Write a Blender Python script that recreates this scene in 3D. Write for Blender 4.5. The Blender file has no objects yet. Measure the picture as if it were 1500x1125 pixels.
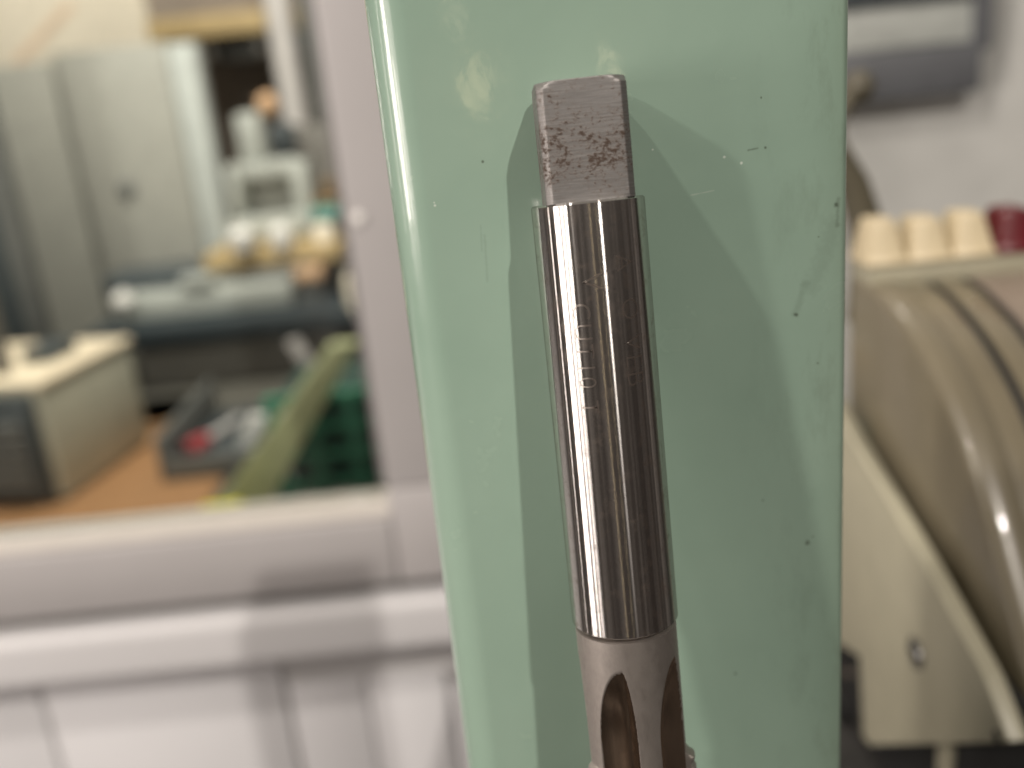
import bpy, bmesh, math, random
from mathutils import Vector, Matrix
random.seed(7)
S = bpy.context.scene
COL = S.collection
R = math.radians

# ------------------------------------------------------------------ camera
FPX = 1400.0                                   # focal length in photo pixels (1500 wide)
PITCH, ROLL = R(18.0), R(5.86)
CAM = Vector((0, -0.1626, 0.0528))
_fw = Vector((0, math.cos(PITCH), -math.sin(PITCH)))
_r0 = Vector((1, 0, 0)); _u0 = _r0.cross(_fw)
_rt = math.cos(ROLL)*_r0 - math.sin(ROLL)*_u0
_up = _rt.cross(_fw)
cd = bpy.data.cameras.new('camera'); cam = bpy.data.objects.new('camera', cd); COL.objects.link(cam)
M = Matrix((( _rt.x, _up.x, -_fw.x), (_rt.y, _up.y, -_fw.y), (_rt.z, _up.z, -_fw.z))).to_4x4()
M.translation = CAM; cam.matrix_world = M
cd.sensor_width = 36; cd.lens = FPX/1500*36
cd.clip_start = 0.005; cd.clip_end = 50
cd.dof.use_dof = True; cd.dof.focus_distance = 0.1530; cd.dof.aperture_fstop = cd.lens/3.9
cd.dof.aperture_blades = 0
S.camera = cam
S.render.engine = 'CYCLES'
S.render.resolution_x, S.render.resolution_y = 1024, 768
S.view_settings.view_transform = 'Standard'; S.view_settings.look = 'None'
S.view_settings.gamma = 1; S.view_settings.use_curve_mapping = False
S.view_settings.exposure = -0.12

# ------------------------------------------------------------------ surroundings of the workshop (what the steel reflects)
W = bpy.data.worlds.new('World'); S.world = W; W.use_nodes = True
nt = W.node_tree; nt.nodes.clear()
def wn(t, **k):
    n = nt.nodes.new(t)
    for a, b in k.items(): setattr(n, a, b)
    return n
tc = wn('ShaderNodeTexCoord'); mp = wn('ShaderNodeMapping'); mp.inputs['Scale'].default_value = (1, 1, 0.16)
nz = wn('ShaderNodeTexNoise'); nz.inputs['Scale'].default_value = 8.5; nz.inputs['Detail'].default_value = 5; nz.inputs['Roughness'].default_value = .62
cr = wn('ShaderNodeValToRGB'); e = cr.color_ramp.elements
e[0].position = .36; e[0].color = (.004, .004, .005, 1); e[1].position = .68; e[1].color = (.75, .64, .55, 1)
for p, c in ((.44, (.026, .023, .022, 1)), (.49, (.130, .098, .074, 1)), (.535, (.036, .033, .033, 1)), (.61, (.26, .22, .19, 1))):
    k = cr.color_ramp.elements.new(p); k.color = c
sp = wn('ShaderNodeSeparateXYZ')
rz = wn('ShaderNodeValToRGB'); rz.color_ramp.elements[0].position = .60; rz.color_ramp.elements[0].color = (0, 0, 0, 1)
rz.color_ramp.elements[1].position = .78; rz.color_ramp.elements[1].color = (1, 1, 1, 1)
ad = wn('ShaderNodeMath', operation='MULTIPLY_ADD'); ad.inputs[1].default_value = .5; ad.inputs[2].default_value = .5
mx = wn('ShaderNodeMix', data_type='RGBA'); mx.inputs['B'].default_value = (.52, .46, .40, 1)
bg = wn('ShaderNodeBackground'); bg.inputs['Strength'].default_value = 0.56; out = wn('ShaderNodeOutputWorld')
L = nt.links.new
L(tc.outputs['Generated'], mp.inputs['Vector']); L(mp.outputs[0], nz.inputs['Vector']); L(nz.outputs['Fac'], cr.inputs[0])
L(tc.outputs['Generated'], sp.inputs[0]); L(sp.outputs['Z'], ad.inputs[0]); L(ad.outputs[0], rz.inputs[0])
L(rz.outputs[0], mx.inputs['Factor']); L(cr.outputs[0], mx.inputs['A']); L(mx.outputs['Result'], bg.inputs['Color']); L(bg.outputs[0], out.inputs[0])

# ------------------------------------------------------------------ pixel helpers
def ray(x, y): return _fw + _rt*((x-750)/FPX) - _up*((y-562.5)/FPX)
def onY(x, y, Y): d = ray(x, y); return CAM + d*((Y-CAM.y)/d.y)
def onX(x, y, X): d = ray(x, y); return CAM + d*((X-CAM.x)/d.x)
def onZ(x, y, Z): d = ray(x, y); return CAM + d*((Z-CAM.z)/d.z)

# ------------------------------------------------------------------ workshop lamps and added fill lights
def lamp(name, pos, target, size, power, col, size_y=None):
    l = bpy.data.lights.new(name, 'AREA'); l.energy = power; l.color = col
    l.shape = 'DISK' if size_y is None else 'RECTANGLE'; l.size = size
    if size_y: l.size_y = size_y
    o = bpy.data.objects.new(name, l); COL.objects.link(o); o.location = pos
    o.rotation_euler = (Vector(target)-Vector(pos)).to_track_quat('-Z', 'Y').to_euler(); return o
TAPC = Vector((.015, -.012, .03))
def ldir(a, b, c, d): return TAPC + Vector((a, b, c)).normalized()*d
WARM = (1.0, .925, .84)
lamp('ceiling_lamp', ldir(.41, -1, 1.05, 2.4), TAPC, .045, 40, WARM)
lamp('ceiling_lamp', ldir(-1.9, -1, 3.35, 2.6), TAPC, .085, 35, WARM)
lamp('ceiling_lamp', ldir(-1.58, -1, 1.24, 2.6), TAPC, .13, 18, WARM)
def aim(px, py, d, size, power, col):          # warm bulbs whose mirror image shows on the enamel
    p = onY(px, py, 0); v = (p-CAM).normalized(); v.y = -v.y
    lamp('warm_bulb', p+v*d, p, size, power, col)
def azl(az, el, d): return TAPC + Vector((math.sin(R(az))*math.cos(R(el)), -math.cos(R(az))*math.cos(R(el)), math.sin(R(el))))*d
# lit windows and strip lights of the hall plus one added fill, low on the left hand side
for az, el, w_, h_, pw in ((-72, -1, .36, .42, 12.0), (-60, -3, .05, .36, 1.6), (-53, -4, .03, .34, .6), (-92, -1, .05, .5, 1.0), (-57, 0, .50, .46, 3.2)):  # last entry is an unseen broad fill, added to widen the shank streak
    lamp('window_or_fill_light', azl(az, el, 1.9), TAPC, w_, pw, (1.0, .89, .82), h_)
lamp('left_fill_light', azl(-75, 38, 2.2), TAPC, .7, 9, (1.0, .90, .80), .5)  # added broad fill that lightens the column's rounded left edge
aim(645, 138, 2.2, .10, .16, (1, .78, .42)); aim(932, 98, 2.2, .08, .10, (1, .82, .5)); aim(606, 30, 2.2, .09, .06, (1, .8, .5))
lamp('back_room_lamp', (-.45, 1.45, 1.7), (-.9, 2.4, -.2), .5, 62, (1.0, .93, .82))

# ------------------------------------------------------------------ materials
MATS = {}
class NT:
    def __init__(s, name):
        s.m = bpy.data.materials.new(name); s.m.use_nodes = True; s.t = s.m.node_tree; s.b = s.t.nodes['Principled BSDF']
    def n(s, t, inp=None, **k):
        n = s.t.nodes.new(t)
        for a, b in k.items(): setattr(n, a, b)
        for a, b in (inp or {}).items():
            if isinstance(b, bpy.types.NodeSocket): s.t.links.new(b, n.inputs[a])
            else: n.inputs[a].default_value = b
        return n
    def l(s, a, b): s.t.links.new(a, b)
    def math(s, op, a, b=None, c=None, clamp=False):
        d = {0: a}
        if b is not None: d[1] = b
        if c is not None: d[2] = c
        n = s.n('ShaderNodeMath', d, operation=op); n.use_clamp = clamp; return n.outputs[0]
    def mix(s, f, a, b):
        n = s.n('ShaderNodeMix', {'Factor': f, 'A': a, 'B': b}, data_type='RGBA'); return n.outputs['Result']
    def ramp(s, v, stops):
        n = s.n('ShaderNodeValToRGB', {0: v}); r = n.color_ramp
        while len(r.elements) < len(stops): r.elements.new(.5)
        for e_, (p, c) in zip(r.elements, stops): e_.position = p; e_.color = c if len(c) == 4 else (*c, 1)
        return n.outputs['Color']
def c3(v): return (v, v, v, 1)
def plain(name, col, rough=.5, metal=0, var=.12, scale=30, bump=.0, coat=0):
    if name in MATS: return MATS[name]
    q = NT(name); o = q.n('ShaderNodeTexCoord').outputs['Object']
    nzz = q.n('ShaderNodeTexNoise', {'Vector': o, 'Scale': scale, 'Detail': 5, 'Roughness': .6}).outputs['Fac']
    lo = tuple(c*(1-var) for c in col); hi = tuple(min(1, c*(1+var)) for c in col)
    q.l(q.ramp(nzz, [(.3, lo), (.7, hi)]), q.b.inputs['Base Color'])
    q.l(q.ramp(nzz, [(.3, c3(min(1, rough*1.2))), (.7, c3(rough*.85))]), q.b.inputs['Roughness'])
    q.b.inputs['Metallic'].default_value = metal; q.b.inputs['Coat Weight'].default_value = coat
    if bump:
        b = q.n('ShaderNodeBump', {'Height': nzz, 'Strength': bump, 'Distance': .001}); q.l(b.outputs[0], q.b.inputs['Normal'])
    MATS[name] = q.m; return q.m

# green enamel with grime, pits and scratches (object coords in metres, column face is Y=0)
def green_enamel():
    q = NT('green_enamel'); o = q.n('ShaderNodeTexCoord').outputs['Object']
    big = q.n('ShaderNodeTexNoise', {'Vector': o, 'Scale': 22, 'Detail': 4, 'Roughness': .55}).outputs['Fac']
    base = q.ramp(big, [(.3, (.258, .366, .294)), (.7, (.284, .394, .318))])
    x = q.n('ShaderNodeSeparateXYZ', {0: o})
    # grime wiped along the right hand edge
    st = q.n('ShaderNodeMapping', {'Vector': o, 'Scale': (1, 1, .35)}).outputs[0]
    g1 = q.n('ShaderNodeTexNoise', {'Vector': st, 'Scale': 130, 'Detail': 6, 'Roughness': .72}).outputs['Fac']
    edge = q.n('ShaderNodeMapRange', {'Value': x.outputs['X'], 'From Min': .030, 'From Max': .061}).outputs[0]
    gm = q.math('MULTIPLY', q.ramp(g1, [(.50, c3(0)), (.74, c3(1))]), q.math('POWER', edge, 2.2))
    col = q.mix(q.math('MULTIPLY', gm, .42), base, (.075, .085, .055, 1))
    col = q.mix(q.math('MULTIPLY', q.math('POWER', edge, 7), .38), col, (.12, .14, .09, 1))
    # fine specks
    vo = q.n('ShaderNodeTexVoronoi', {'Vector': o, 'Scale': 95}, feature='F1')
    rnd = q.n('ShaderNodeSeparateColor', {0: vo.outputs['Color']}).outputs[0]
    speck = q.math('MULTIPLY', q.math('LESS_THAN', vo.outputs['Distance'], q.math('MULTIPLY', rnd, .020)), q.math('GREATER_THAN', rnd, .95))
    col = q.mix(q.math('MULTIPLY', speck, .8), col, (.05, .06, .04, 1))
    wob = q.n('ShaderNodeTexNoise', {'Vector': o, 'Scale': 900, 'Detail': 2}).outputs['Fac']
    hgt = None
    for px, py, r, dark in ((707, 237, .00035, 1), (637, 301, .00032, 0), (1118, 733, .00036, 1), (1183, 795, .0007, 1), (1191, 786, .0003, 1),
                            (1166, 461, .0005, 1), (1121, 216, .0003, 1), (1115, 143, .0003, 1), (1225, 301, .0006, 1), (1199, 347, .0003, 1),
                            (1061, 230, .0003, 0), (1086, 239, .00032, 0), (956, 219, .00022, 0), (636, 297, .0002, 0), (1077, 987, .0004, 1), (1198, 532, .0003, 1)):
        p = onY(px, py, 0)
        d = q.n('ShaderNodeVectorMath', {0: o, 1: tuple(p)}, operation='DISTANCE').outputs['Value']
        d = q.math('ADD', d, q.math('MULTIPLY', q.math('SUBTRACT', wob, .5), r*1.6))
        f = q.n('ShaderNodeMapRange', {'Value': d, 'From Min': r*.85, 'From Max': r*.35}).outputs[0]
        col = q.mix(q.math('MULTIPLY', f, .7), col, (.045, .055, .035, 1) if dark else (.72, .76, .70, 1))
    # scratches: thin segments
    for (ax, ay, bx, by, w, dark, amt) in ((710, 345, 714, 412, .0003, 1, .13), (1012, 286, 1046, 279, .00012, 0, .25), (704, 330, 706, 368, .0002, 1, .13),
                                       (1096, 220, 1110, 217, .00022, 1, .5), (1165, 460, 1180, 415, .0009, 1, .16), (1190, 420, 1222, 330, .0022, 1, .12), (1226, 330, 1228, 292, .0005, 1, .3)):
        a, b = onY(ax, ay, 0), onY(bx, by, 0); ab = b-a
        rel = q.n('ShaderNodeVectorMath', {0: o, 1: tuple(a)}, operation='SUBTRACT').outputs[0]
        t = q.math('DIVIDE', q.n('ShaderNodeVectorMath', {0: rel, 1: tuple(ab)}, operation='DOT_PRODUCT').outputs['Value'], ab.length_squared, clamp=True)
        near = q.n('ShaderNodeVectorMath', {0: tuple(ab), 'Scale': t}, operation='SCALE').outputs[0]
        d = q.n('ShaderNodeVectorMath', {0: rel, 1: near}, operation='DISTANCE').outputs['Value']
        d = q.math('ADD', d, q.math('MULTIPLY', q.math('SUBTRACT', wob, .5), w*1.5))
        f = q.n('ShaderNodeMapRange', {'Value': d, 'From Min': w, 'From Max': w*.2}).outputs[0]
        col = q.mix(q.math('MULTIPLY', f, amt), col, (.05, .06, .04, 1) if dark else (.7, .74, .66, 1))
    q.l(col, q.b.inputs['Base Color'])
    sm = q.n('ShaderNodeTexNoise', {'Vector': o, 'Scale': 55, 'Detail': 4, 'Roughness': .6}).outputs['Fac']
    q.l(q.ramp(sm, [(.3, c3(.16)), (.75, c3(.30))]), q.b.inputs['Roughness'])
    w1 = q.n('ShaderNodeTexNoise', {'Vector': o, 'Scale': 60, 'Detail': 2}).outputs['Fac']
    w2 = q.n('ShaderNodeTexNoise', {'Vector': o, 'Scale': 420, 'Detail': 3}).outputs['Fac']
    h = q.math('ADD', q.math('MULTIPLY', w1, 1.0), q.math('MULTIPLY', w2, .10))
    bp = q.n('ShaderNodeBump', {'Height': h, 'Strength': .5, 'Distance': .00035})
    q.l(bp.outputs[0], q.b.inputs['Normal'])
    q.b.inputs['Coat Weight'].default_value = .55; q.b.inputs['Coat Roughness'].default_value = .055
    q.l(bp.outputs[0], q.b.inputs['Coat Normal'])
    return q.m

# ground, polished tool steel. Object Z runs along the tool.
def aniso_steel(name, base, alpha_r, an, dark, etched=False):
    q = NT(name); o = q.n('ShaderNodeTexCoord').outputs['Object']
    ring = q.n('ShaderNodeMapping', {'Vector': o, 'Scale': (60, 60, 9000)}).outputs[0]
    g = q.n('ShaderNodeTexNoise', {'Vector': ring, 'Scale': 1, 'Detail': 3, 'Roughness': .7}).outputs['Fac']
    st = q.n('ShaderNodeTexNoise', {'Vector': o, 'Scale': 420, 'Detail': 6, 'Roughness': .7}).outputs['Fac']
    tarn = q.ramp(st, [(.52, c3(0)), (.80, c3(1))])
    col = q.mix(q.math('MULTIPLY', tarn, .4), base, dark)
    tg = q.n('ShaderNodeTangent', direction_type='RADIAL', axis='Z').outputs[0]
    fl = q.n('ShaderNodeMapping', {'Vector': o, 'Scale': (1300, 1300, 14)}).outputs[0]
    f2 = q.n('ShaderNodeTexNoise', {'Vector': fl, 'Scale': 1, 'Detail': 2}).outputs['Fac']
    h = q.math('ADD', g, q.math('MULTIPLY', f2, .35))
    bp = q.n('ShaderNodeBump', {'Height': h, 'Strength': .4, 'Distance': .000010}).outputs[0]
    g1 = q.n('ShaderNodeBsdfAnisotropic', {'Color': col, 'Roughness': alpha_r, 'Anisotropy': an, 'Tangent': tg, 'Normal': bp}, distribution='BECKMANN')
    g2 = q.n('ShaderNodeBsdfAnisotropic', {'Color': col, 'Roughness': .45, 'Anisotropy': .3, 'Tangent': tg}, distribution='GGX')
    df = q.n('ShaderNodeBsdfDiffuse', {'Color': dark})
    m1 = q.n('ShaderNodeMixShader', {0: q.math('ADD', .02 if not etched else .32, q.math('MULTIPLY', tarn, .20)), 1: g1.outputs[0], 2: g2.outputs[0]})
    m2 = q.n('ShaderNodeMixShader', {0: q.math('ADD', .012 if not etched else .14, q.math('MULTIPLY', tarn, .16)), 1: m1.outputs[0], 2: df.outputs[0]})
    q.t.nodes.remove(q.b); q.l(m2.outputs[0], q.t.nodes['Material Output'].inputs[0])
    return q.m
def steel_shank(): return aniso_steel('polished_tool_steel', (.62, .60, .585, 1), .23, .79, (.20, .14, .10, 1))
def steel_square():
    q = NT('rust_flecked_steel'); o = q.n('ShaderNodeTexCoord').outputs['Object']
    x = q.n('ShaderNodeSeparateXYZ', {0: o}).outputs
    ln = q.n('ShaderNodeMapping', {'Vector': o, 'Scale': (140, 140, 3800), 'Rotation': (0, .03, 0)}).outputs[0]
    g = q.n('ShaderNodeTexNoise', {'Vector': ln, 'Scale': 1, 'Detail': 4, 'Roughness': .7}).outputs['Fac']
    n1 = q.n('ShaderNodeTexNoise', {'Vector': q.n('ShaderNodeMapping', {'Vector': o, 'Scale': (1, 1, 1.5)}).outputs[0], 'Scale': 1150, 'Detail': 5, 'Roughness': .66}).outputs['Fac']
    n2 = q.n('ShaderNodeTexNoise', {'Vector': o, 'Scale': 330, 'Detail': 2}).outputs['Fac']
    # rust gathers in a belt 5-11 mm above the shoulder (local z 0 = shoulder)
    belt = q.ramp(q.math('DIVIDE', x['Z'], .019), [(.0, c3(.05)), (.16, c3(.30)), (.30, c3(1)), (.52, c3(.85)), (.66, c3(.25)), (1, c3(.20))])
    thr = q.math('ADD', q.math('ADD', n1, q.math('MULTIPLY', q.math('SUBTRACT', n2, .5), .45)), q.math('MULTIPLY', belt, .165))
    rust = q.ramp(thr, [(.635, c3(0)), (.76, c3(1))])
    mud = q.ramp(thr, [(.52, c3(0)), (.70, c3(1))])
    steel = q.ramp(g, [(.25, (.150, .144, .140)), (.75, (.300, .288, .280))])
    col = q.mix(q.math('MULTIPLY', mud, .30), steel, (.16, .115, .085, 1))
    col = q.mix(q.math('MULTIPLY', rust, .92), col, (.048, .026, .015, 1))
    q.l(col, q.b.inputs['Base Color'])
    q.l(q.math('SUBTRACT', .75, q.math('MULTIPLY', rust, .6)), q.b.inputs['Metallic'])
    q.l(q.math('ADD', .52, q.math('MULTIPLY', rust, .3)), q.b.inputs['Roughness'])
    h = q.math('ADD', g, q.math('MULTIPLY', rust, 1.6))
    bp = q.n('ShaderNodeBump', {'Height': h, 'Strength': .6, 'Distance': .00003}); q.l(bp.outputs[0], q.b.inputs['Normal'])
    return q.m
def steel_satin(name, col, rough, aniso=0, sc=(300, 300, 300), dist=.00002):
    q = NT(name); o = q.n('ShaderNodeTexCoord').outputs['Object']
    v = q.n('ShaderNodeMapping', {'Vector': o, 'Scale': sc}).outputs[0]
    g = q.n('ShaderNodeTexNoise', {'Vector': v, 'Scale': 1, 'Detail': 5, 'Roughness': .65}).outputs['Fac']
    q.l(q.ramp(g, [(.3, tuple(c*.82 for c in col)), (.7, tuple(min(1, c*1.15) for c in col))]), q.b.inputs['Base Color'])
    q.l(q.ramp(g, [(.3, c3(rough*1.15)), (.7, c3(rough*.85))]), q.b.inputs['Roughness'])
    q.b.inputs['Metallic'].default_value = 1
    bp = q.n('ShaderNodeBump', {'Height': g, 'Strength': .5, 'Distance': dist}); q.l(bp.outputs[0], q.b.inputs['Normal'])
    return q.m

# ------------------------------------------------------------------ object helpers
def link(name, me, mat, parent=None):
    o = bpy.data.objects.new(name, me); COL.objects.link(o)
    if mat: me.materials.append(mat)
    if parent is not None: o.parent = parent
    return o
def tag(o, label=None, cat=None, group=None, kind=None):
    if label: o['label'] = label
    if cat: o['category'] = cat
    if group: o['group'] = group
    if kind: o['kind'] = kind
    return o
def empty(name, loc, label, cat, group=None, rz=0):
    o = bpy.data.objects.new(name, None); COL.objects.link(o); o.location = loc; o.rotation_euler = (0, 0, rz); o.empty_display_size = .02
    return tag(o, label, cat, group)
def finish(bm, name, smooth=40):
    bmesh.ops.recalc_face_normals(bm, faces=bm.faces)
    me = bpy.data.meshes.new(name); bm.to_mesh(me); bm.free()
    if smooth:
        me.shade_smooth(); me.set_sharp_from_angle(angle=R(smooth))
    return me
def bevel(bm, w, seg=2, edges=None):
    if w > 0: bmesh.ops.bevel(bm, geom=list(edges or bm.edges), offset=w, segments=seg, profile=.5, affect='EDGES', clamp_overlap=True)
def box_me(name, x0, x1, y0, y1, z0, z1, bev=.002, seg=2):
    bm = bmesh.new(); bmesh.ops.create_cube(bm, size=1)
    for v in bm.verts: v.co = Vector(((x0+x1)/2+v.co.x*(x1-x0), (y0+y1)/2+v.co.y*(y1-y0), (z0+z1)/2+v.co.z*(z1-z0)))
    bevel(bm, min(bev, .3*min(x1-x0, y1-y0, z1-z0)), seg); return finish(bm, name)
def box(name, x0, x1, y0, y1, z0, z1, mat, parent=None, bev=.002, off=None):
    """box given in world metres; when parented the parent's location is taken off"""
    p = parent; o_ = Vector((0, 0, 0))
    while p is not None: o_ += p.location; p = p.parent
    return link(name, box_me(name, x0-o_.x, x1-o_.x, y0-o_.y, y1-o_.y, z0-o_.z, z1-o_.z, bev), mat, parent)
def prism(name, pts, vec, mat, parent=None, bev=.0, seg=2):
    """planar polygon (world points) swept along vec"""
    p = parent; o_ = Vector((0, 0, 0))
    while p is not None: o_ += p.location; p = p.parent
    bm = bmesh.new(); a = [bm.verts.new(q_-o_) for q_ in pts]; b = [bm.verts.new(q_-o_+vec) for q_ in pts]
    bm.faces.new(a); bm.faces.new(b[::-1])
    for i in range(len(a)): bm.faces.new((a[i], b[i], b[(i+1) % len(a)], a[(i+1) % len(a)]))
    bmesh.ops.recalc_face_normals(bm, faces=bm.faces)
    bevel(bm, bev, seg); return link(name, finish(bm, name), mat, parent)
def tube(name, pts, radii, mat, parent=None, n=20, caps=True):
    p = parent; o_ = Vector((0, 0, 0))
    while p is not None: o_ += p.location; p = p.parent
    bm = bmesh.new(); rings = []
    pts = [Vector(q_)-o_ for q_ in pts]
    for i, c in enumerate(pts):
        t = (pts[min(i+1, len(pts)-1)]-pts[max(i-1, 0)]).normalized()
        if t.length < .5: t = Vector((0, 0, 1))
        a = t.orthogonal().normalized() if i == 0 else (a_-t*a_.dot(t)).normalized()
        a_ = a; b = t.cross(a); r = radii[i] if hasattr(radii, '__len__') else radii
        rings.append([bm.verts.new(c+a*r*math.cos(2*math.pi*k/n)+b*r*math.sin(2*math.pi*k/n)) for k in range(n)])
    for u, v in zip(rings, rings[1:]):
        for k in range(n): bm.faces.new((u[k], u[(k+1) % n], v[(k+1) % n], v[k]))
    if caps: bm.faces.new(rings[0][::-1]); bm.faces.new(rings[-1])
    return link(name, finish(bm, name), mat, parent)
def lathe(name, prof, loc, mat, parent=None, n=24, axis=None):
    """prof: list of (r, z) about local Z at loc"""
    pts = [Vector(loc)+(axis or Vector((0, 0, 1)))*z for r, z in prof]
    bm = bmesh.new(); p = parent; o_ = Vector((0, 0, 0))
    while p is not None: o_ += p.location; p = p.parent
    ax = (axis or Vector((0, 0, 1))).normalized(); a = ax.orthogonal().normalized(); b = ax.cross(a); rings = []
    for (r, z), c in zip(prof, pts):
        rings.append([bm.verts.new(c-o_+a*r*math.cos(2*math.pi*k/n)+b*r*math.sin(2*math.pi*k/n)) for k in range(n)])
    for u, v in zip(rings, rings[1:]):
        for k in range(n): bm.faces.new((u[k], u[(k+1) % n], v[(k+1) % n], v[k]))
    bm.faces.new(rings[0][::-1]); bm.faces.new(rings[-1])
    return link(name, finish(bm, name, 35), mat, parent)
def pbox(name, x0, y0, x1, y1, Y, t, mat, parent=None, bev=.004, zmin=None):
    """upright box whose front (at depth Y) covers the pixel rectangle; zmin carries it down to what it stands on"""
    xm, ym = (x0+x1)/2, (y0+y1)/2
    X0, X1 = onY(x0, ym, Y).x, onY(x1, ym, Y).x; Z1 = onY(xm, y0, Y).z; Z0 = onY(xm, y1, Y).z if zmin is None else zmin
    return box(name, X0, X1, Y, Y+t, Z0, Z1, mat, parent, bev)

# ================================================================== STRUCTURE
BENCH = -0.30                                # bench the column and the beige machine stand on
dark_bench = plain('oiled_dark_bench', (.030, .028, .026), .5, var=.4, scale=40)
tag(box('bench_top', -.016, .75, -.03, .60, BENCH-.04, BENCH, dark_bench, bev=.002), kind='structure')

# green column ------------------------------------------------------
XL, XR, ZT, ZB = -.0177, .0602, .16, BENCH
def column_mesh():
    rl, rr, dep = .0072, .0014, .062
    prof = []
    for k in range(13): a = R(180+90*k/12); prof.append((XL+rl+rl*math.cos(a), rl+rl*math.sin(a)))
    for k in range(7): a = R(270+90*k/6); prof.append((XR-rr+rr*math.cos(a), rr+rr*math.sin(a)))
    for k in range(7): a = R(0+90*k/6); prof.append((XR-.004+.004*math.cos(a), dep-.004+.004*math.sin(a)))
    for k in range(7): a = R(90+90*k/6); prof.append((XL+.006+.006*math.cos(a), dep-.006+.006*math.sin(a)))
    bm = bmesh.new(); zs = [ZB+(ZT-ZB)*i/40 for i in range(41)]
    rings = [[bm.verts.new((x, y, z)) for x, y in prof] for z in zs]
    for u, v in zip(rings, rings[1:]):
        for k in range(len(prof)): bm.faces.new((u[k], u[(k+1) % len(prof)], v[(k+1) % len(prof)], v[k]))
    bm.faces.new(rings[0][::-1]); bm.faces.new(rings[-1]); return finish(bm, 'column', 30)
colm = link('green_column', column_mesh(), green_enamel())
tag(colm, 'upright mint green enamelled machine column carrying the steel tool shadows', 'column')

# white wall under and around the window -----------------------------
YW = .62
white_panel = plain('white_wall_panel', (.70, .695, .71), .45, var=.04, scale=3)
alu = plain('pale_anodised_aluminium', (.45, .43, .43), .38, var=.05, scale=6)
alu_w = plain('white_track_paint', (.66, .65, .66), .35, var=.03, scale=6)
alu_d = plain('grey_gasket', (.20, .19, .185), .6)
zs_ = onY(300, 975, YW).z                       # underside of the sill
wall = box('window_wall', -2.6, .20, YW+.03, YW+.12, -1.05, zs_-.002, plain('grey_white_wall', (.58, .57, .57), .55, var=.05, scale=4), bev=.001)
tag(wall, kind='structure')
def wpan(x0, x1, y0, y=1.0, d=.003):
    zt = onY((x0+x1)/2, y0, YW).z
    box('panel', onY(x0, 1060, YW+.02).x, onY(x1, 1060, YW+.02).x, YW+.03-d, YW+.029, -1.04, zt, white_panel, wall, .003)
wpan(-500, 62, 1003); wpan(70, 422, 1000); wpan(430, 540, 1022, d=.003); wpan(548, 660, 1010, d=.009); wpan(668, 900, 1012, d=.009)

win = empty('window', (-.3, YW, zs_), 'pale aluminium sliding window with clear glass left of the green column', 'window')
def zy(y, Y=YW): return onY(320, y, Y).z
xs1 = onY(503, 300, YW).x; xs2 = onY(700, 300, YW).x
box('stile', xs1, xs2, YW, YW+.05, zy(742), 1.0, alu, win, .004)
box('gasket', xs1-.006, xs1-.0005, YW+.012, YW+.05, zy(742), 1.0, alu_d, win, .001)
rail = box('bottom_rail', -2.6, xs1-.0005, YW-.001, YW+.05, zy(880), zy(787), alu, win, .004)
box('glazing_bead', -2.6, xs1-.0005, YW+.006, YW+.05, zy(786.5), zy(772), plain('lit_bead', (.70, .66, .61), .4, var=.03), win, .004)  # bead colour carries the cream light along the frame's inner lip
box('rail_corner', xs1, xs2, YW-.001, YW+.05, zy(880), zy(742)-.0005, alu, win, .004)
box('groove', -2.6, xs2, YW+.014, YW+.05, zy(899), zy(880)-.0005, alu_d, win, .001)
# rounded sill nose
sl_t, sl_b = zy(899)-.0005, zs_
prof = [(YW-.006, sl_t), (YW-.010, sl_t-.002), (YW-.0125, sl_t-.008), (YW-.014, sl_b+.010), (YW-.012, sl_b+.003), (YW-.006, sl_b), (YW+.05, sl_b), (YW+.05, sl_t)]
prism('sill', [Vector((-2.6, a, b)) for a, b in prof], Vector((2.6+xs2, 0, 0)), alu_w, win, .0015)
lathe('bokeh_ring', [(.0045, 0), (.005, -.0015), (.0035, -.003), (.001, -.0032)], onY(525, 320, YW), plain('pale_ring', (.85, .83, .80), .4), win, 16, Vector((0, 1, 0)))  # pale round stands in for a defocused highlight on the frame
def glass_mat():
    q = NT('window_glass'); t = q.t; t.nodes.remove(q.b)
    tr = q.n('ShaderNodeBsdfTransparent', {'Color': (.95, .97, .96, 1)}); gl = q.n('ShaderNodeBsdfGlossy', {'Roughness': .02})
    fr = q.n('ShaderNodeFresnel', {'IOR': 1.45}); m = q.n('ShaderNodeMixShader', {0: fr.outputs[0], 1: tr.outputs[0], 2: gl.outputs[0]})
    q.l(m.outputs[0], t.nodes['Material Output'].inputs[0]); return q.m
box('glass', -2.6, xs1-.007, YW+.026, YW+.030, zy(771), 1.0, glass_mat(), win, 0)

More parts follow.
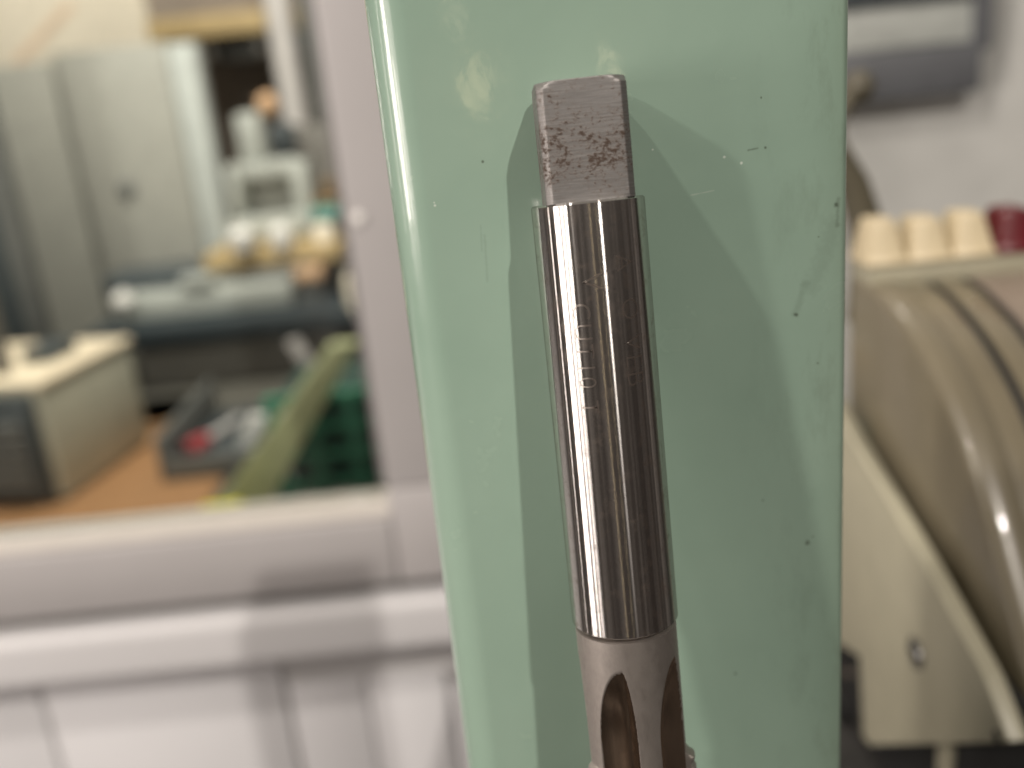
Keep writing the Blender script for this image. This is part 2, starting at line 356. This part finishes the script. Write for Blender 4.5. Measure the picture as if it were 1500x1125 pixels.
# ================================================================== back room seen through the glass
FLOOR = -.58
tag(box('workshop_floor', -4, 2.2, .80, 4.2, FLOOR-.05, FLOOR, plain('grey_floor', (.11, .105, .09), .6, var=.25, scale=5), bev=.002), kind='structure')
tag(box('back_wall', -4, 2.2, 3.4, 3.5, FLOOR, 2.6, plain('taupe_wall', (.34, .285, .24), .7, var=.08, scale=3), bev=.002), kind='structure')
G = {k: plain(k, *a) for k, a in dict(
    cab_grey=((.36, .355, .32), .5), cab_lit_edge=((.52, .55, .53), .4), slate=((.062, .075, .082), .5), slate2=((.15, .155, .15), .5), cream=((.50, .49, .40), .5),
    cream_lit=((.86, .74, .56), .5), wood=((.36, .19, .085), .6), tanwood=((.46, .34, .17), .6), darkgrey=((.165, .155, .14), .5), navy=((.035, .047, .055), .45),
    palegrey=((.48, .50, .47), .45), lilac=((.56, .53, .52), .4), black=((.022, .022, .024), .5), lime=((.52, .55, .31), .5), yellow=((.80, .72, .05), .5),
    red=((.42, .06, .07), .4), white=((.85, .83, .80), .4), crate=((.05, .25, .155), .45), cratedark=((.014, .055, .045), .5), teal=((.16, .42, .38), .5),
    orange=((.78, .50, .30), .5), paper=((.88, .80, .66), .6), brown=((.20, .13, .06), .6)).items()}

# bright sheet on the wall
sh = empty('wall_sheet', onY(90, 150, 3.36), 'large cream lit sheet on the back wall above the grey cabinet', 'sheet')
pbox('board', -260, -170, 205, 118, 3.36, .035, G['paper'], sh, .004)
prism('strip', [onY(x, y, 3.355) for x, y in ((15, 92), (30, 96), (112, 8), (96, 4))], Vector((0, .004, 0)), plain('faded_peach', (.80, .62, .46), .6), sh)
# grey cabinet
cb = empty('grey_cabinet', Vector((onY(150, 300, 2.4).x, 2.4, FLOOR)), 'tall grey sheet metal cabinet behind the dark column', 'cabinet')
cbb = pbox('body', 108, 66, 270, 372, 2.40, .35, G['cab_grey'], cb, .006, zmin=FLOOR)
pbox('side_body', -120, 98, 107, 400, 2.405, .33, G['cab_grey'], cb, .006, zmin=FLOOR)
pbox('corner_post', 271, 60, 312, 372, 2.385, .06, G['cab_lit_edge'], cb, .008, zmin=FLOOR)  # paler colour stands in for light on the cabinet's edge
lathe('knob', [(.020, 0), (.020, -.008), (.014, -.012), (.006, -.013)], onY(186, 276, 2.398), G['slate2'], cbb, 20, Vector((0, 1, 0)))
# tan shelf and poles
shf = empty('wall_shelf', onY(350, 40, 2.95), 'tan wooden shelf board high on the back wall', 'shelf')
pbox('board', 212, 14, 520, 48, 2.95, .45, G['tanwood'], shf, .006)
pbox('bracket', 300, 50, 312, 84, 2.99, .40, G['darkgrey'], shf, .003); pbox('bracket', 372, 44, 384, 78, 2.99, .40, G['darkgrey'], shf, .003)
pbox('under_strip', 300, 49, 480, 82, 3.05, .06, G['slate2'], shf, .003)  # dark strip below the shelf board
for i, (a, b, lab) in enumerate(((402, 440, 'thick pale lilac grey upright pole in front of the tan shelf'), (452, 472, 'thin grey upright pole beside the thick lilac pole'))):
    xx = onY((a+b)/2, 100, 2.75); r = (onY(b, 100, 2.75).x-onY(a, 100, 2.75).x)/2
    po = lathe('upright_pole', [(r*1.6, FLOOR), (r*1.6, FLOOR+.02), (r, FLOOR+.022), (r, 1.6)], (xx.x, 2.75, 0), G['lilac' if i == 0 else 'slate2'])
    tag(po, lab, 'pole')
# lathe-like machine the small things stand on
km = empty('dark_machine', Vector((onY(330, 550, 2.0).x, 2.0, FLOOR)), 'long dark grey machine bed with pale slideway bars', 'machine')
pbox('bed', 205, 492, 500, 606, 2.02, .42, G['darkgrey'], km, .012, zmin=FLOOR)
pbox('rail', 118, 466, 590, 497, 1.98, .50, G['navy'], km, .008)
sw_ = pbox('slideway', 165, 424, 428, 462, 2.06, .16, G['palegrey'], km, .010)
pbox('saddle', 352, 392, 470, 464, 2.10, .20, G['slate2'], km, .012)
pbox('carriage', 150, 400, 300, 426, 2.12, .14, G['slate'], km, .010)
lathe('handle_ball', [(.002, -.026), (.018, -.018), (.026, 0), (.018, .018), (.002, .026)], onY(181, 441, 2.03), G['white'], sw_, 20)
pbox('cover_strip', 262, 405, 310, 420, 2.05, .05, G['palegrey'], km, .006)
tb = empty('tool_board', Vector((onY(390, 385, 2.1).x, 2.1, onY(390, 392, 2.1).z)), 'tan plank lying along the dark machine under the small glints', 'plank')
pbox('plank', 296, 366, 500, 391, 2.12, .34, G['tanwood'], tb, .005); pbox('block', 430, 392, 470, 412, 2.09, .1, G['orange'], tb, .005)
# small pale machine
pm = empty('small_machine', Vector((onY(395, 300, 2.3).x, 2.3, onY(395, 366, 2.3).z)), 'small pale grey green machine with square opening and column', 'machine')
pbox('base', 335, 318, 455, 352, 2.26, .16, G['palegrey'], pm, .010)
pbox('frame_side', 333, 242, 352, 318, 2.29, .10, G['palegrey'], pm, .008); pbox('frame_side', 428, 236, 452, 316, 2.29, .10, G['palegrey'], pm, .008)
pbox('frame_top', 350, 236, 430, 262, 2.292, .10, G['palegrey'], pm, .008); pbox('back_plate', 350, 258, 430, 318, 2.36, .02, G['cab_grey'], pm, .003)
pbox('column', 346, 165, 384, 238, 2.31, .07, G['palegrey'], pm, .012)
dm = empty('dark_drum_machine', Vector((onY(450, 250, 2.55).x, 2.55, FLOOR)), 'dark grey boxy machine body behind the small pale machine', 'machine')
pbox('body', 392, 182, 560, 430, 2.56, .40, G['darkgrey'], dm, .03, zmin=FLOOR); pbox('hood', 392, 180, 430, 228, 2.50, .06, G['slate'], dm, .015)
pbox('panel', 470, 262, 505, 284, 2.545, .015, G['brown'], dm, .004)
for i, (x, y, Y, rpx, mat, lab) in enumerate(((355, 352, 2.1, 19, 'white', 'bright white round pot on the plank beside the grey cabinet'),
        (412, 345, 2.13, 17, 'white', 'white round pot on the plank below the small pale machine'), (474, 342, 2.16, 15, 'paper', 'smaller cream round pot beside the teal box'),
        (520, 412, 2.0, 17, 'paper', 'pale round pot beside the window stile'))):
    c = onY(x, y, Y); r = (onY(x+rpx, y, Y).x-c.x); z0 = onY(x, 366, 2.12).z if i < 3 else onY(520, 466, 1.98).z
    hh = max(.03, c.z+r-z0)  # pale rounds stand in for blurred glints on shiny metal
    lathe('glint', [(r*.8, 0), (r, hh*.3), (r, hh*.75), (r*.7, hh*.96), (r*.5, hh), (r*.45, hh*.9)], (c.x, Y, z0), G[mat]); o = bpy.context.scene.collection.objects[-1]
    tag(o, lab, 'glint', 'glints on the plank')
tl = empty('teal_box', onY(476, 318, 2.2), 'small teal box between the pale machine and the window stile', 'box')
pbox('body', 456, 300, 496, 320, 2.2, .08, G['teal'], tl, .004); pbox('lid', 454, 292, 498, 299, 2.195, .09, G['brown'], tl, .003); pbox('foot', 460, 321, 492, 366, 2.2, .08, G['slate2'], tl, .003)
for x, y, lab in ((497, 140, 'orange round warning lamp on the dark machine'), (392, 152, 'peach round cap on the small pale machine column')):
    Y = 2.5 if x > 400 else 2.33
    c = onY(x, y, Y); r = onY(x+16, y, Y).x-c.x; z0 = onY(x, 182 if x > 400 else 168, Y+.04).z
    lathe('round_cap', [(r*.5, z0-c.z), (r*.5, -r), (r*.9, -r*.5), (r, 0), (r*.8, r*.6), (r*.3, r*.95)], c, G['orange']); tag(COL.objects[-1], lab, 'cap')
# dark upright column at far left
dc = empty('dark_upright', Vector((onY(-30, 400, 2.0).x, 2.0, FLOOR)), 'dark slate machine upright standing at the edge of the window view', 'machine upright')
Xr = onY(30, 350, 2.0).x
box('body', Xr-.40, Xr-.042, 2.01, 2.06, FLOOR, .9, G['slate'], dc, .006); box('edge', Xr-.042, Xr, 2.00, 2.05, FLOOR, .9, G['slate2'], dc, .006)
box('cable_duct', Xr-.12, Xr-.085, 1.985, 2.009, FLOOR, .9, G['slate2'], dc, .004)
# cream box set askew, on a wooden crate
P1, P2 = onZ(104, 742, FLOOR), onZ(228, 652, FLOOR)
dirv = (P2-P1); dirv.z = 0; ang = math.atan2(dirv.y, dirv.x); ln_ = dirv.length
cbx = empty('cream_housing', P1, 'cream metal housing set askew with dark slatted side', 'housing', rz=ang)
zt = onY(66, 560, P1.y).z-FLOOR
def lbox(name, a, b, c, d, e_, f, mat, par, bev=.005): return link(name, box_me(name, a, b, c, d, e_, f, bev), mat, par)
lbox('body', .004, ln_, .004, .55, .012, zt-.012, G['cream'], cbx, .012); lbox('top', 0, ln_+.004, 0, .56, zt-.012, zt, G['cream_lit'], cbx, .004)  # top coloured paler to show the light falling on it
lbox('plinth', .01, ln_-.01, .01, .54, 0, .012, G['slate2'], cbx, .002); lbox('side_panel', -.012, .003, .02, .53, .014, zt-.02, G['slate'], cbx, .004)
for k in range(6): lbox('slat', -.024, -.0125, .04, .5, .04+k*(zt-.1)/6, .04+k*(zt-.1)/6+.018, G['slate2'], cbx, .003)
lbox('lever', .05, .075, .1, .125, zt, zt+.16, G['darkgrey'], cbx, .006); lbox('knob_box', .12, .20, .06, .12, zt, zt+.025, G['slate'], cbx, .006)
wc = empty('wooden_crate', Vector((onY(180, 700, 1.75).x, 1.75, FLOOR)), 'orange brown wooden crate behind the cream housing', 'crate')
Xa, Xb, zc = onY(-60, 700, 1.72).x, onY(268, 690, 1.72).x, onY(262, 622, 1.72).z
for k in range(4):
    h = (zc-FLOOR)/4; box('plank', Xa, Xb-.02, 1.73, 1.75, FLOOR+k*h+.001, FLOOR+(k+1)*h-.003, G['wood'], wc, .003)
box('corner_post', Xb-.0195, Xb+.012, 1.715, 1.76, FLOOR, zc+.005, G['brown'], wc, .004); box('inner_box', Xa, Xb-.02, 1.7505, 1.95, FLOOR, zc-.01, G['wood'], wc, .003)
mt = box('floor_mat', onZ(-80, 760, FLOOR).x, onZ(300, 750, FLOOR).x, 1.05, 1.70, FLOOR, FLOOR+.008, G['wood'], bev=.002)
tag(mt, 'orange brown board lying flat in front of the wooden crate', 'board')
# tray with tools
ty = empty('tool_tray', Vector((onZ(330, 700, FLOOR).x, onZ(330, 700, FLOOR).y, FLOOR)), 'grey tray of tools between the crate and the lime board', 'tray')
t0 = ty.location; w = .095
box('floor_plate', t0.x-w, t0.x+w, t0.y, t0.y+.34, FLOOR, FLOOR+.02, G['slate'], ty, .004)
box('front_lip', t0.x-w, t0.x+w, t0.y-.012, t0.y-.0005, FLOOR, FLOOR+.05, G['slate2'], ty, .004)
box('side_lip', t0.x-w-.012, t0.x-w-.0005, t0.y-.012, t0.y+.34, FLOOR, FLOOR+.09, G['slate2'], ty, .004); box('side_lip', t0.x+w+.0005, t0.x+w+.012, t0.y-.012, t0.y+.34, FLOOR, FLOOR+.09, G['palegrey'], ty, .004)
a, b = onY(352, 612, t0.y+.2), onY(276, 660, t0.y+.08)
sd = empty('screwdriver', b, 'screwdriver with red handle lying in the grey tray', 'screwdriver')
tube('handle', [b, b+(a-b)*.12, b+(a-b)*.34], [.014, .017, .013], G['red'], sd); tube('shaft', [b+(a-b)*.34, a], [.008, .007], G['lilac'], sd)
pw = prism('white_card', [onY(x, y, t0.y+.1) for x, y in ((330, 690), (352, 690), (388, 612), (366, 610))], Vector((0, .02, 0)), G['white'], None, .002)
tag(pw, 'white card propped in the grey tray beside the lime board', 'card')
# lime board and yellow tag, white strip
Pb, Pt = onZ(345, 757, FLOOR), onY(502, 505, 1.24)
sx = Vector((1, 0, 0))
lb = prism('lime_board', [Pb-sx*.046+Vector((0, 0, .001)), Pb+sx*.046+Vector((0, 0, .001)), Pt+sx*.022, Pt-sx*.022], Vector((0, .03, .0)), G['lime'], None, .004)
tag(lb, 'pale lime green board leaning back against the dark machine', 'board')
yt = onY(335, 741, Pb.y-.03); yb = box('yellow_tag', yt.x-.03, yt.x+.03, yt.y-.04, yt.y-.02, FLOOR, yt.z+.018, G['yellow'], bev=.003)
tag(yb, 'small bright yellow block at the foot of the lime board', 'block')
ws = prism('white_strip', [onY(x, y, 1.96) for x, y in ((418, 502), (436, 496), (466, 540), (452, 556))], Vector((0, .015, 0)), G['lilac'], None, .003)
tag(ws, 'short white strip leaning on the dark machine bed above the lime board', 'strip')
# green crate
gc = empty('green_crate', Vector((onY(500, 700, 1.30).x, 1.30, FLOOR)), 'dark green plastic lattice crate in the corner of the window', 'crate')
X0, X1, Zt = onY(405, 660, 1.30).x, onY(640, 660, 1.30).x, onY(500, 575, 1.30).z
box('inner_wall', X0+.01, X1, 1.33, 1.53, FLOOR, Zt-.01, G['cratedark'], gc, .004)
for k in range(5):
    xx = X0+(X1-X0)*k/4; box('upright_bar', xx-.009, xx+.009, 1.30, 1.315, FLOOR, Zt, G['crate'], gc, .003)
for k in range(4):
    zz = FLOOR+.012+(Zt-FLOOR-.024)*k/3; box('cross_bar', X0-.009, X1+.009, 1.3155, 1.3295, zz-.010, zz+.010, G['crate'], gc, .003)

# ================================================================== right side: pale wall, board, beige machine
pale = plain('rough_white_plaster', (.57, .57, .545), .75, var=.09, scale=14, bump=.3)
tag(box('side_wall', .205, 2.0, 1.0, 1.08, BENCH-.6, 1.6, pale, bev=.001), kind='structure')
nb = empty('notice_board', onY(1350, 80, .97), 'grey board with dark slate frame hung on the white wall', 'board')
pbox('panel', 1180, 8, 1432, 72, .975, .024, G['palegrey'], nb, .003)
pbox('frame_bar', 1180, 73, 1440, 148, .965, .034, plain('slate_frame', (.125, .13, .14), .5), nb, .006)
pbox('frame_bar', 1433, -140, 1462, 72.5, .965, .034, plain('slate_frame', (.16, .165, .17), .5), nb, .006)
pbox('frame_bar', 1180, -30, 1432, 7, .966, .033, G['slate'], nb, .006)

beige = plain('beige_enamel', (.185, .158, .106), .30, var=.06, scale=35, bump=.15, coat=.25)
beige_l = plain('light_cream_enamel', (.36, .338, .252), .40, var=.07, scale=45, bump=.2)
pinkish = plain('hammered_sheen_enamel', (.225, .182, .145), .30, var=.10, scale=160, bump=.9)  # pink tone stands in for reflected light on the hammered enamel
key_m = plain('cream_key_plastic', (.56, .47, .31), .35, var=.05, scale=60)
key_r = plain('dark_red_key_plastic', (.10, .006, .010), .3, var=.1, scale=60)
blackm = plain('flat_black', (.010, .010, .010), .6)
mc = empty('key_machine', Vector((.21, .12, BENCH)), 'beige office machine with rounded housing and row of tapered keys', 'machine')
XE = .164                                       # plane of the left end face
topP = onX(1243, 398, XE); frontP = onX(1506, 980, XE)
Yb, Zt_ = topP.y, topP.z; Yf = frontP.y; Zf = frontP.z
# section of the housing in the YZ plane: flat back, flat top, big curve down to the front (points picked on the ridge)
ridge = [onX(x, y, XE) for x, y in ((1283, 424), (1308, 452), (1338, 494), (1372, 556), (1404, 632), (1434, 724), (1462, 830), (1486, 920), (1506, 1000), (1522, 1090))]
sec = [(Yb, Zt_-.21), (Yb, Zt_-.004), (Yb-.003, Zt_)] + [(p.y, p.z) for p in ridge] + [(ridge[-1].y-.002, Zt_-.21)]
def smooth_sec(s, n=3):
    for _ in range(n):
        o = [s[0], s[1]]
        for i in range(1, len(s)-2):
            a_, b_ = s[i], s[i+1]; o += [(a_[0]*.75+b_[0]*.25, a_[1]*.75+b_[1]*.25), (a_[0]*.25+b_[0]*.75, a_[1]*.25+b_[1]*.75)]
        s = o+[s[-2], s[-1]]
    return s
sec_s = smooth_sec(sec, 2)
def scaled(s, d):
    cy = sum(p[0] for p in s)/len(s); cz = sum(p[1] for p in s)/len(s)
    out_ = []
    n = len(s)
    for i, (y, z) in enumerate(s):
        a_, b_ = s[(i-1) % n], s[(i+1) % n]; t = Vector((b_[0]-a_[0], b_[1]-a_[1])); 
        if t.length < 1e-9: t = Vector((1, 0))
        t.normalize(); nn = Vector((-t.y, t.x))
        if nn.dot(Vector((y-cy, z-cz))) < 0: nn = -nn
        out_.append((y+nn.x*d, z+nn.y*d))
    return out_
def loft(name, stations, mat, parent):
    """stations: (x, section offset)"""
    p = parent; o_ = Vector((0, 0, 0))
    while p is not None: o_ += p.location; p = p.parent
    bm = bmesh.new(); rings = []
    for x, d in stations: rings.append([bm.verts.new(Vector((x, y, z))-o_) for y, z in scaled(sec_s, d)])
    for u, v in zip(rings, rings[1:]):
        for k in range(len(u)): bm.faces.new((u[k], u[(k+1) % len(u)], v[(k+1) % len(u)], v[k]))
    bm.faces.new(rings[0][::-1]); bm.faces.new(rings[-1]); return link(name, finish(bm, name, 50), mat, parent)
end_m = plain('shaded_beige_enamel', (.165, .142, .096), .32, var=.06, scale=35, bump=.15, coat=.3)  # beige darkened in colour for the dimmer light on the end face
loft('end_cap', [(XE, -.0045), (XE+.0008, -.0025), (XE+.0022, -.001), (XE+.0045, 0), (XE+.014, 0), (XE+.0155, -.0015)], end_m, mc)
loft('drum', [(XE+.0156, -.004), (XE+.0158, -.0022), (XE+.026, -.0018), (XE+.0265, -.0022)], beige, mc)
loft('slot', [(XE+.0266, -.0030), (XE+.0310, -.0030)], blackm, mc)  # black ring near the surface paints the dark depth of the slot
loft('drum', [(XE+.0311, -.0025), (XE+.0314, -.0018), (XE+.042, -.0018), (XE+.0425, -.0022)], beige, mc)
loft('slot', [(XE+.0426, -.0030), (XE+.0470, -.0030)], blackm, mc)  # second slot, its shade also painted by a black ring
loft('drum', [(XE+.0471, -.0025), (XE+.0474, -.0018), (XE+.120, -.0018), (XE+.1205, -.0025)], pinkish, mc)
# keys along the top of the housing
def key_mesh(w, d, h):
    """tapered key: broad foot, leaning waist, rounded top"""
    bm = bmesh.new(); rings = []
    for z, sw, sd, oy in ((0, 1, 1, 0), (.10, 1, 1, 0), (.16, .92, .9, 0), (.92, .60, .62, .0), (1, .50, .52, .0)):
        hw, hd = w*sw/2, d*sd/2
        rings.append([bm.verts.new((x*hw-(1-sw)*w*.12, y*hd+oy, z*h)) for x, y in ((-1, -1), (1, -1), (1, 1), (-1, 1))])
    for u, v in zip(rings, rings[1:]):
        for k in range(4): bm.faces.new((u[k], u[(k+1) % 4], v[(k+1) % 4], v[k]))
    bm.faces.new(rings[0][::-1]); bm.faces.new(rings[-1])
    bmesh.ops.recalc_face_normals(bm, faces=bm.faces); bevel(bm, .0011, 2); return finish(bm, 'key', 50)
YK = Yb-.012
kme = {}
for i, (xa, xb, yt_, red) in enumerate(((1256, 1318, 318, 0), (1316, 1382, 316, 0), (1380, 1444, 308, 0), (1442, 1508, 302, 1), (1506, 1572, 296, 1))):
    xl_, xr_ = onY(xa, 360, YK).x, onY(xb, 360, YK).x; zt_ = onY((xa+xb)/2, yt_, YK).z
    o = link('key', key_mesh((xr_-xl_)*.94, .024, zt_-Zt_-.0062), key_r if red else key_m, mc)
    o.location = Vector(((xl_+xr_)/2, YK, Zt_+.0062))-mc.location
    if red: o['label'] = 'dark red tapered key'
xa_, xb_ = onY(1262, 380, YK).x, onY(1600, 380, YK).x
box('key_rail', xa_, xb_, YK-.011, YK+.012, Zt_-.004, Zt_+.006, beige_l, mc, .001)
# triangular side plate with its screw
XP = .150
tri = [onX(x, y, XP) for x, y in ((1215, 585), (1248, 648), (1300, 735), (1372, 862), (1440, 990), (1478, 1088), (1275, 1092), (1263, 1080), (1258, 962), (1200, 925))]
prism('side_plate', tri, Vector((.0072, 0, 0)), beige_l, mc, .0010)
sp_ = onX(1342, 957, XP)
sc = lathe('screw_head', [(.0052, .0006), (.0052, -.0004), (.0046, -.0010), (.0020, -.0013), (.0004, -.0013)], sp_, plain('dull_screw_steel', (.34, .34, .33), .35, 1), mc, 24, Vector((1, 0, 0)))
lathe('screw_recess', [(.0068, .0012), (.0068, -.0003), (.0060, -.0006), (.0054, .0004)], sp_, plain('dark_ring', (.10, .095, .08), .6), mc, 24, Vector((1, 0, 0)))  # darker ring round the screw head
box('screw_slot', sp_.x-.0017, sp_.x-.0012, sp_.y-.004, sp_.y+.004, sp_.z-.0006, sp_.z+.0006, blackm, sc, 0)
hp = onX(1460, 1078, XP); lathe('corner_hole', [(.0020, .001), (.0020, -.0004), (.0012, -.0005)], hp, blackm, mc, 16, Vector((1, 0, 0)))
zpl = tri[5].z
box('base', XP+.010, XP+.17, tri[5].y+.004, tri[9].y+.02, BENCH+.012, zpl+.004, blackm, mc, .003)
ft = onX(1395, 1112, XP+.012)
box('foot', ft.x-.004, ft.x+.010, ft.y-.006, ft.y+.006, BENCH, ft.z+.012, beige_l, mc, .001)
box('foot', ft.x+.10, ft.x+.114, ft.y-.006, ft.y+.006, BENCH, ft.z+.012, beige_l, mc, .001)
box('foot', ft.x-.004, ft.x+.010, tri[9].y-.01, tri[9].y+.004, BENCH, BENCH+.0119, blackm, mc, .001)
for yy in (945, 985): 
    q_ = onX(1248, yy, XP+.012); lathe('spindle_end', [(.0035, .004), (.0035, -.002), (.0025, -.003)], q_, plain('oily_steel', (.20, .17, .14), .4, 1), mc, 16, Vector((1, 0, 0)))
# crank lever at the back
olive = plain('olive_lever', (.085, .075, .050), .5)
YV = Yb+.05
tube('crank_arm', [onY(x, y, YV) for x, y in ((1268, 470), (1275, 400), (1268, 330), (1250, 270), (1222, 220))], [.010, .010, .009, .008, .007], olive, mc)
cbp = onY(1258, 128, YV+.05); lathe('crank_knob', [(.002, -.009), (.007, -.006), (.009, 0), (.007, .006), (.002, .009)], cbp, olive, mc, 18)
tube('crank_arm', [cbp, onY(1222, 180, YV+.03), onY(1222, 220, YV)], [.004, .005, .006], olive, mc)

# ================================================================== THE STEEL TOOL
RS, HF = .00905, .0069                         # shank radius, half width across flats
LEAN = R(7.5)
top = Vector((.01490, -.0094, .0322))          # axis point at the shoulder between square and shank
tap = empty('thread_tap', top, 'polished steel cutting tool with square end leaning on the green column', 'cutting tool')
axd = Vector((.0055, -math.sin(LEAN), -math.cos(LEAN))).normalized()      # down the tool
tap.rotation_mode = 'QUATERNION'
zq = -axd; xq = Vector((1, 0, 0)); xq = (xq-zq*xq.dot(zq)).normalized(); yq = zq.cross(xq)
tap.rotation_quaternion = Matrix(((xq.x, yq.x, zq.x), (xq.y, yq.y, zq.y), (xq.z, yq.z, zq.z))).to_quaternion()
bpy.context.view_layer.update()
def surf(name, angs, zs, rf, mat, smooth=35, caps=(True, True), edge_bevel=0):
    bm = bmesh.new(); rings = []
    for z in zs: rings.append([bm.verts.new((rf(a, z)*math.cos(a), rf(a, z)*math.sin(a), z)) for a in angs])
    n = len(angs)
    for u, v in zip(rings, rings[1:]):
        for k in range(n): bm.faces.new((u[k], u[(k+1) % n], v[(k+1) % n], v[k]))
    if caps[0]: bm.faces.new(rings[0][::-1])
    if caps[1]: bm.faces.new(rings[-1])
    if edge_bevel:
        bmesh.ops.recalc_face_normals(bm, faces=bm.faces)
        ed = [e_ for e_ in bm.edges if len(e_.link_faces) == 2 and e_.calc_face_angle() > R(24) and max(v.co.z for v in e_.verts) > .001]
        bevel(bm, edge_bevel, 2, ed)
    return link(name, finish(bm, name, smooth), mat, tap)
def spix(x, y):                               # length down the tool (front line) that shows at image row y
    lo, hi = 0, .2
    for _ in range(40):
        m = (lo+hi)/2; p = top+axd*m+Vector((-.001, -RS, 0)); d = p-CAM
        if 562.5-FPX*d.dot(_up)/d.dot(_fw) < y: lo = m
        else: hi = m
    return lo
S_END, S_FL, S_TH = spix(920, 948), spix(912, 996), spix(950, 1150)
print('tool stations', S_END, S_FL, S_TH)
circ = [2*math.pi*k/144 for k in range(144)]
def r_sh(a, z):
    s = -z
    r = RS
    if s < .0003: r = RS-.0003+s
    if s > S_END-.0003: r = RS-.0003+(S_END-s)*1.0
    return r
zs = [0, -.00015, -.0003] + [-.0003-(S_END-.0009)*k/24 for k in range(1, 25)] + [-S_END+.0003, -S_END]
shank = surf('shank', circ, zs, r_sh, steel_shank(), 30)
# square drive
tc_ = math.acos(HF/RS)
angs = []
for qd in range(4):
    c0 = qd*math.pi/2
    angs += [c0+(-tc_+2*tc_*k/16) for k in range(17)]
    w_ = math.pi/2-2*tc_; angs += [c0+tc_+w_*k/4 for k in range(1, 4)]
angs = sorted(a % (2*math.pi) for a in angs)
SQL = .0181
def r_sq(a, z):
    m = max(abs(math.cos(a)), abs(math.sin(a))); r = min(RS-.00004, HF/m)
    cone = .0081+(SQL-z)*.9
    return min(r, cone)
zsq = [.00001, .0002, .0004, .0006, .003, .006, .009, .012, .015] + [SQL-.0026+.0026*k/16 for k in range(17)]
sq = surf('square_drive', angs, zsq, r_sq, steel_square(), 60, edge_bevel=.00012)
sq['label'] = 'rust flecked square end'
# little groove where the shank ends, then the satin neck with five straight flutes and the first threads
RN = .00865
NF, PH0 = 5, R(-90-7-20+2)
LT = S_TH+.060
def r_body(a, z):
    s = -z
    r = RN
    if s < S_END+.0006: r = RN-.0011
    elif s < S_END+.0009: r = RN-.0011+(s-S_END-.0006)/.0003*.0011
    if s > S_TH:
        g = min(1, (s-S_TH)/.0012); ph = ((s-S_TH)/.0025-a/(2*math.pi)) % 1.0
        r = RN+g*.0006+g*.0011*(1-abs(2*ph-1))
    # flutes: rounded bottom on one side, steep cutting face on the other, run out along the grinding wheel's arc
    if s > S_FL:
        k = min(1, (s-S_FL)/.0150); D = .0036; depth = D*(1-(1-k)**2)
        for i in range(NF):
            d = (a-PH0-i*2*math.pi/NF+math.pi) % (2*math.pi)-math.pi
            if abs(d) < .7:
                u = RN*math.sin(d)/.0034
                cv = ((.50-u)/1.55)**2 if u < .50 else ((u-.50)/.46)**1.5
                r = min(r, RN-depth+cv*D)
    return r
bod = [2*math.pi*k/720 for k in range(720)]
zb = [-S_END+.00005, -S_END-.0003, -S_END-.0006, -S_END-.00075, -S_END-.0009, -S_END-.0010, -S_END-.002] + [-(S_FL-.0006)-(S_TH-S_FL+.0006)*k/56 for k in range(57)]
zb += [-S_TH-(LT-S_TH)*k/120 for k in range(1, 121)]
body = surf('fluted_body', bod, zb, r_body, steel_satin('satin_grey_steel', (.40, .365, .338), .58, sc=(500, 500, 260)), 24)
fm = steel_satin('ground_flute_steel', (.56, .44, .34), .2, sc=(2200, 2200, 30), dist=.00003)
body.data.materials.append(fm)
for p in body.data.polygons:
    c = p.center; s = -c.z; rr = math.hypot(c.x, c.y)
    if s > S_FL-.0005 and rr < RN-.00012: p.material_index = 1
# etched lettering on the shank (reads down the tool)
etch = aniso_steel('etched_steel', (.40, .36, .33, 1), .34, .7, (.16, .12, .10, 1), True)
def etch_text(txt, az, s0, size, track=1.0):
    cu = bpy.data.curves.new('t', 'FONT'); cu.body = txt; cu.size = size; cu.resolution_u = 3; cu.space_character = track; cu.offset = -size*.020
    to = bpy.data.objects.new('t', cu); COL.objects.link(to); bpy.context.view_layer.update()
    me = bpy.data.meshes.new_from_object(to.evaluated_get(bpy.context.evaluated_depsgraph_get())); bpy.data.objects.remove(to)
    bm = bmesh.new(); bm.from_mesh(me)
    bmesh.ops.subdivide_edges(bm, edges=[e_ for e_ in bm.edges if e_.calc_length() > size*.12], cuts=3, use_grid_fill=False)
    bmesh.ops.triangulate(bm, faces=bm.faces)
    r = RS+.000012
    for v in bm.verts:
        x, y = v.co.x, v.co.y
        a = az+(y-size*.35)/RS; v.co = Vector((r*math.cos(a), r*math.sin(a), -(s0+x)))
    o = link('etched_lettering', finish(bm, 'etched_lettering', 0), etch, shank); return o
V0 = -90
etch_text('V', R(V0-8), spix(0, 410), .0048)
etch_text('CUT10 T', R(V0-21), spix(0, 452), .0042, 1.12)
etch_text('A', R(V0+26), spix(0, 388), .0042)
etch_text('O VEB', R(V0+29), spix(0, 452), .0046, 1.15)
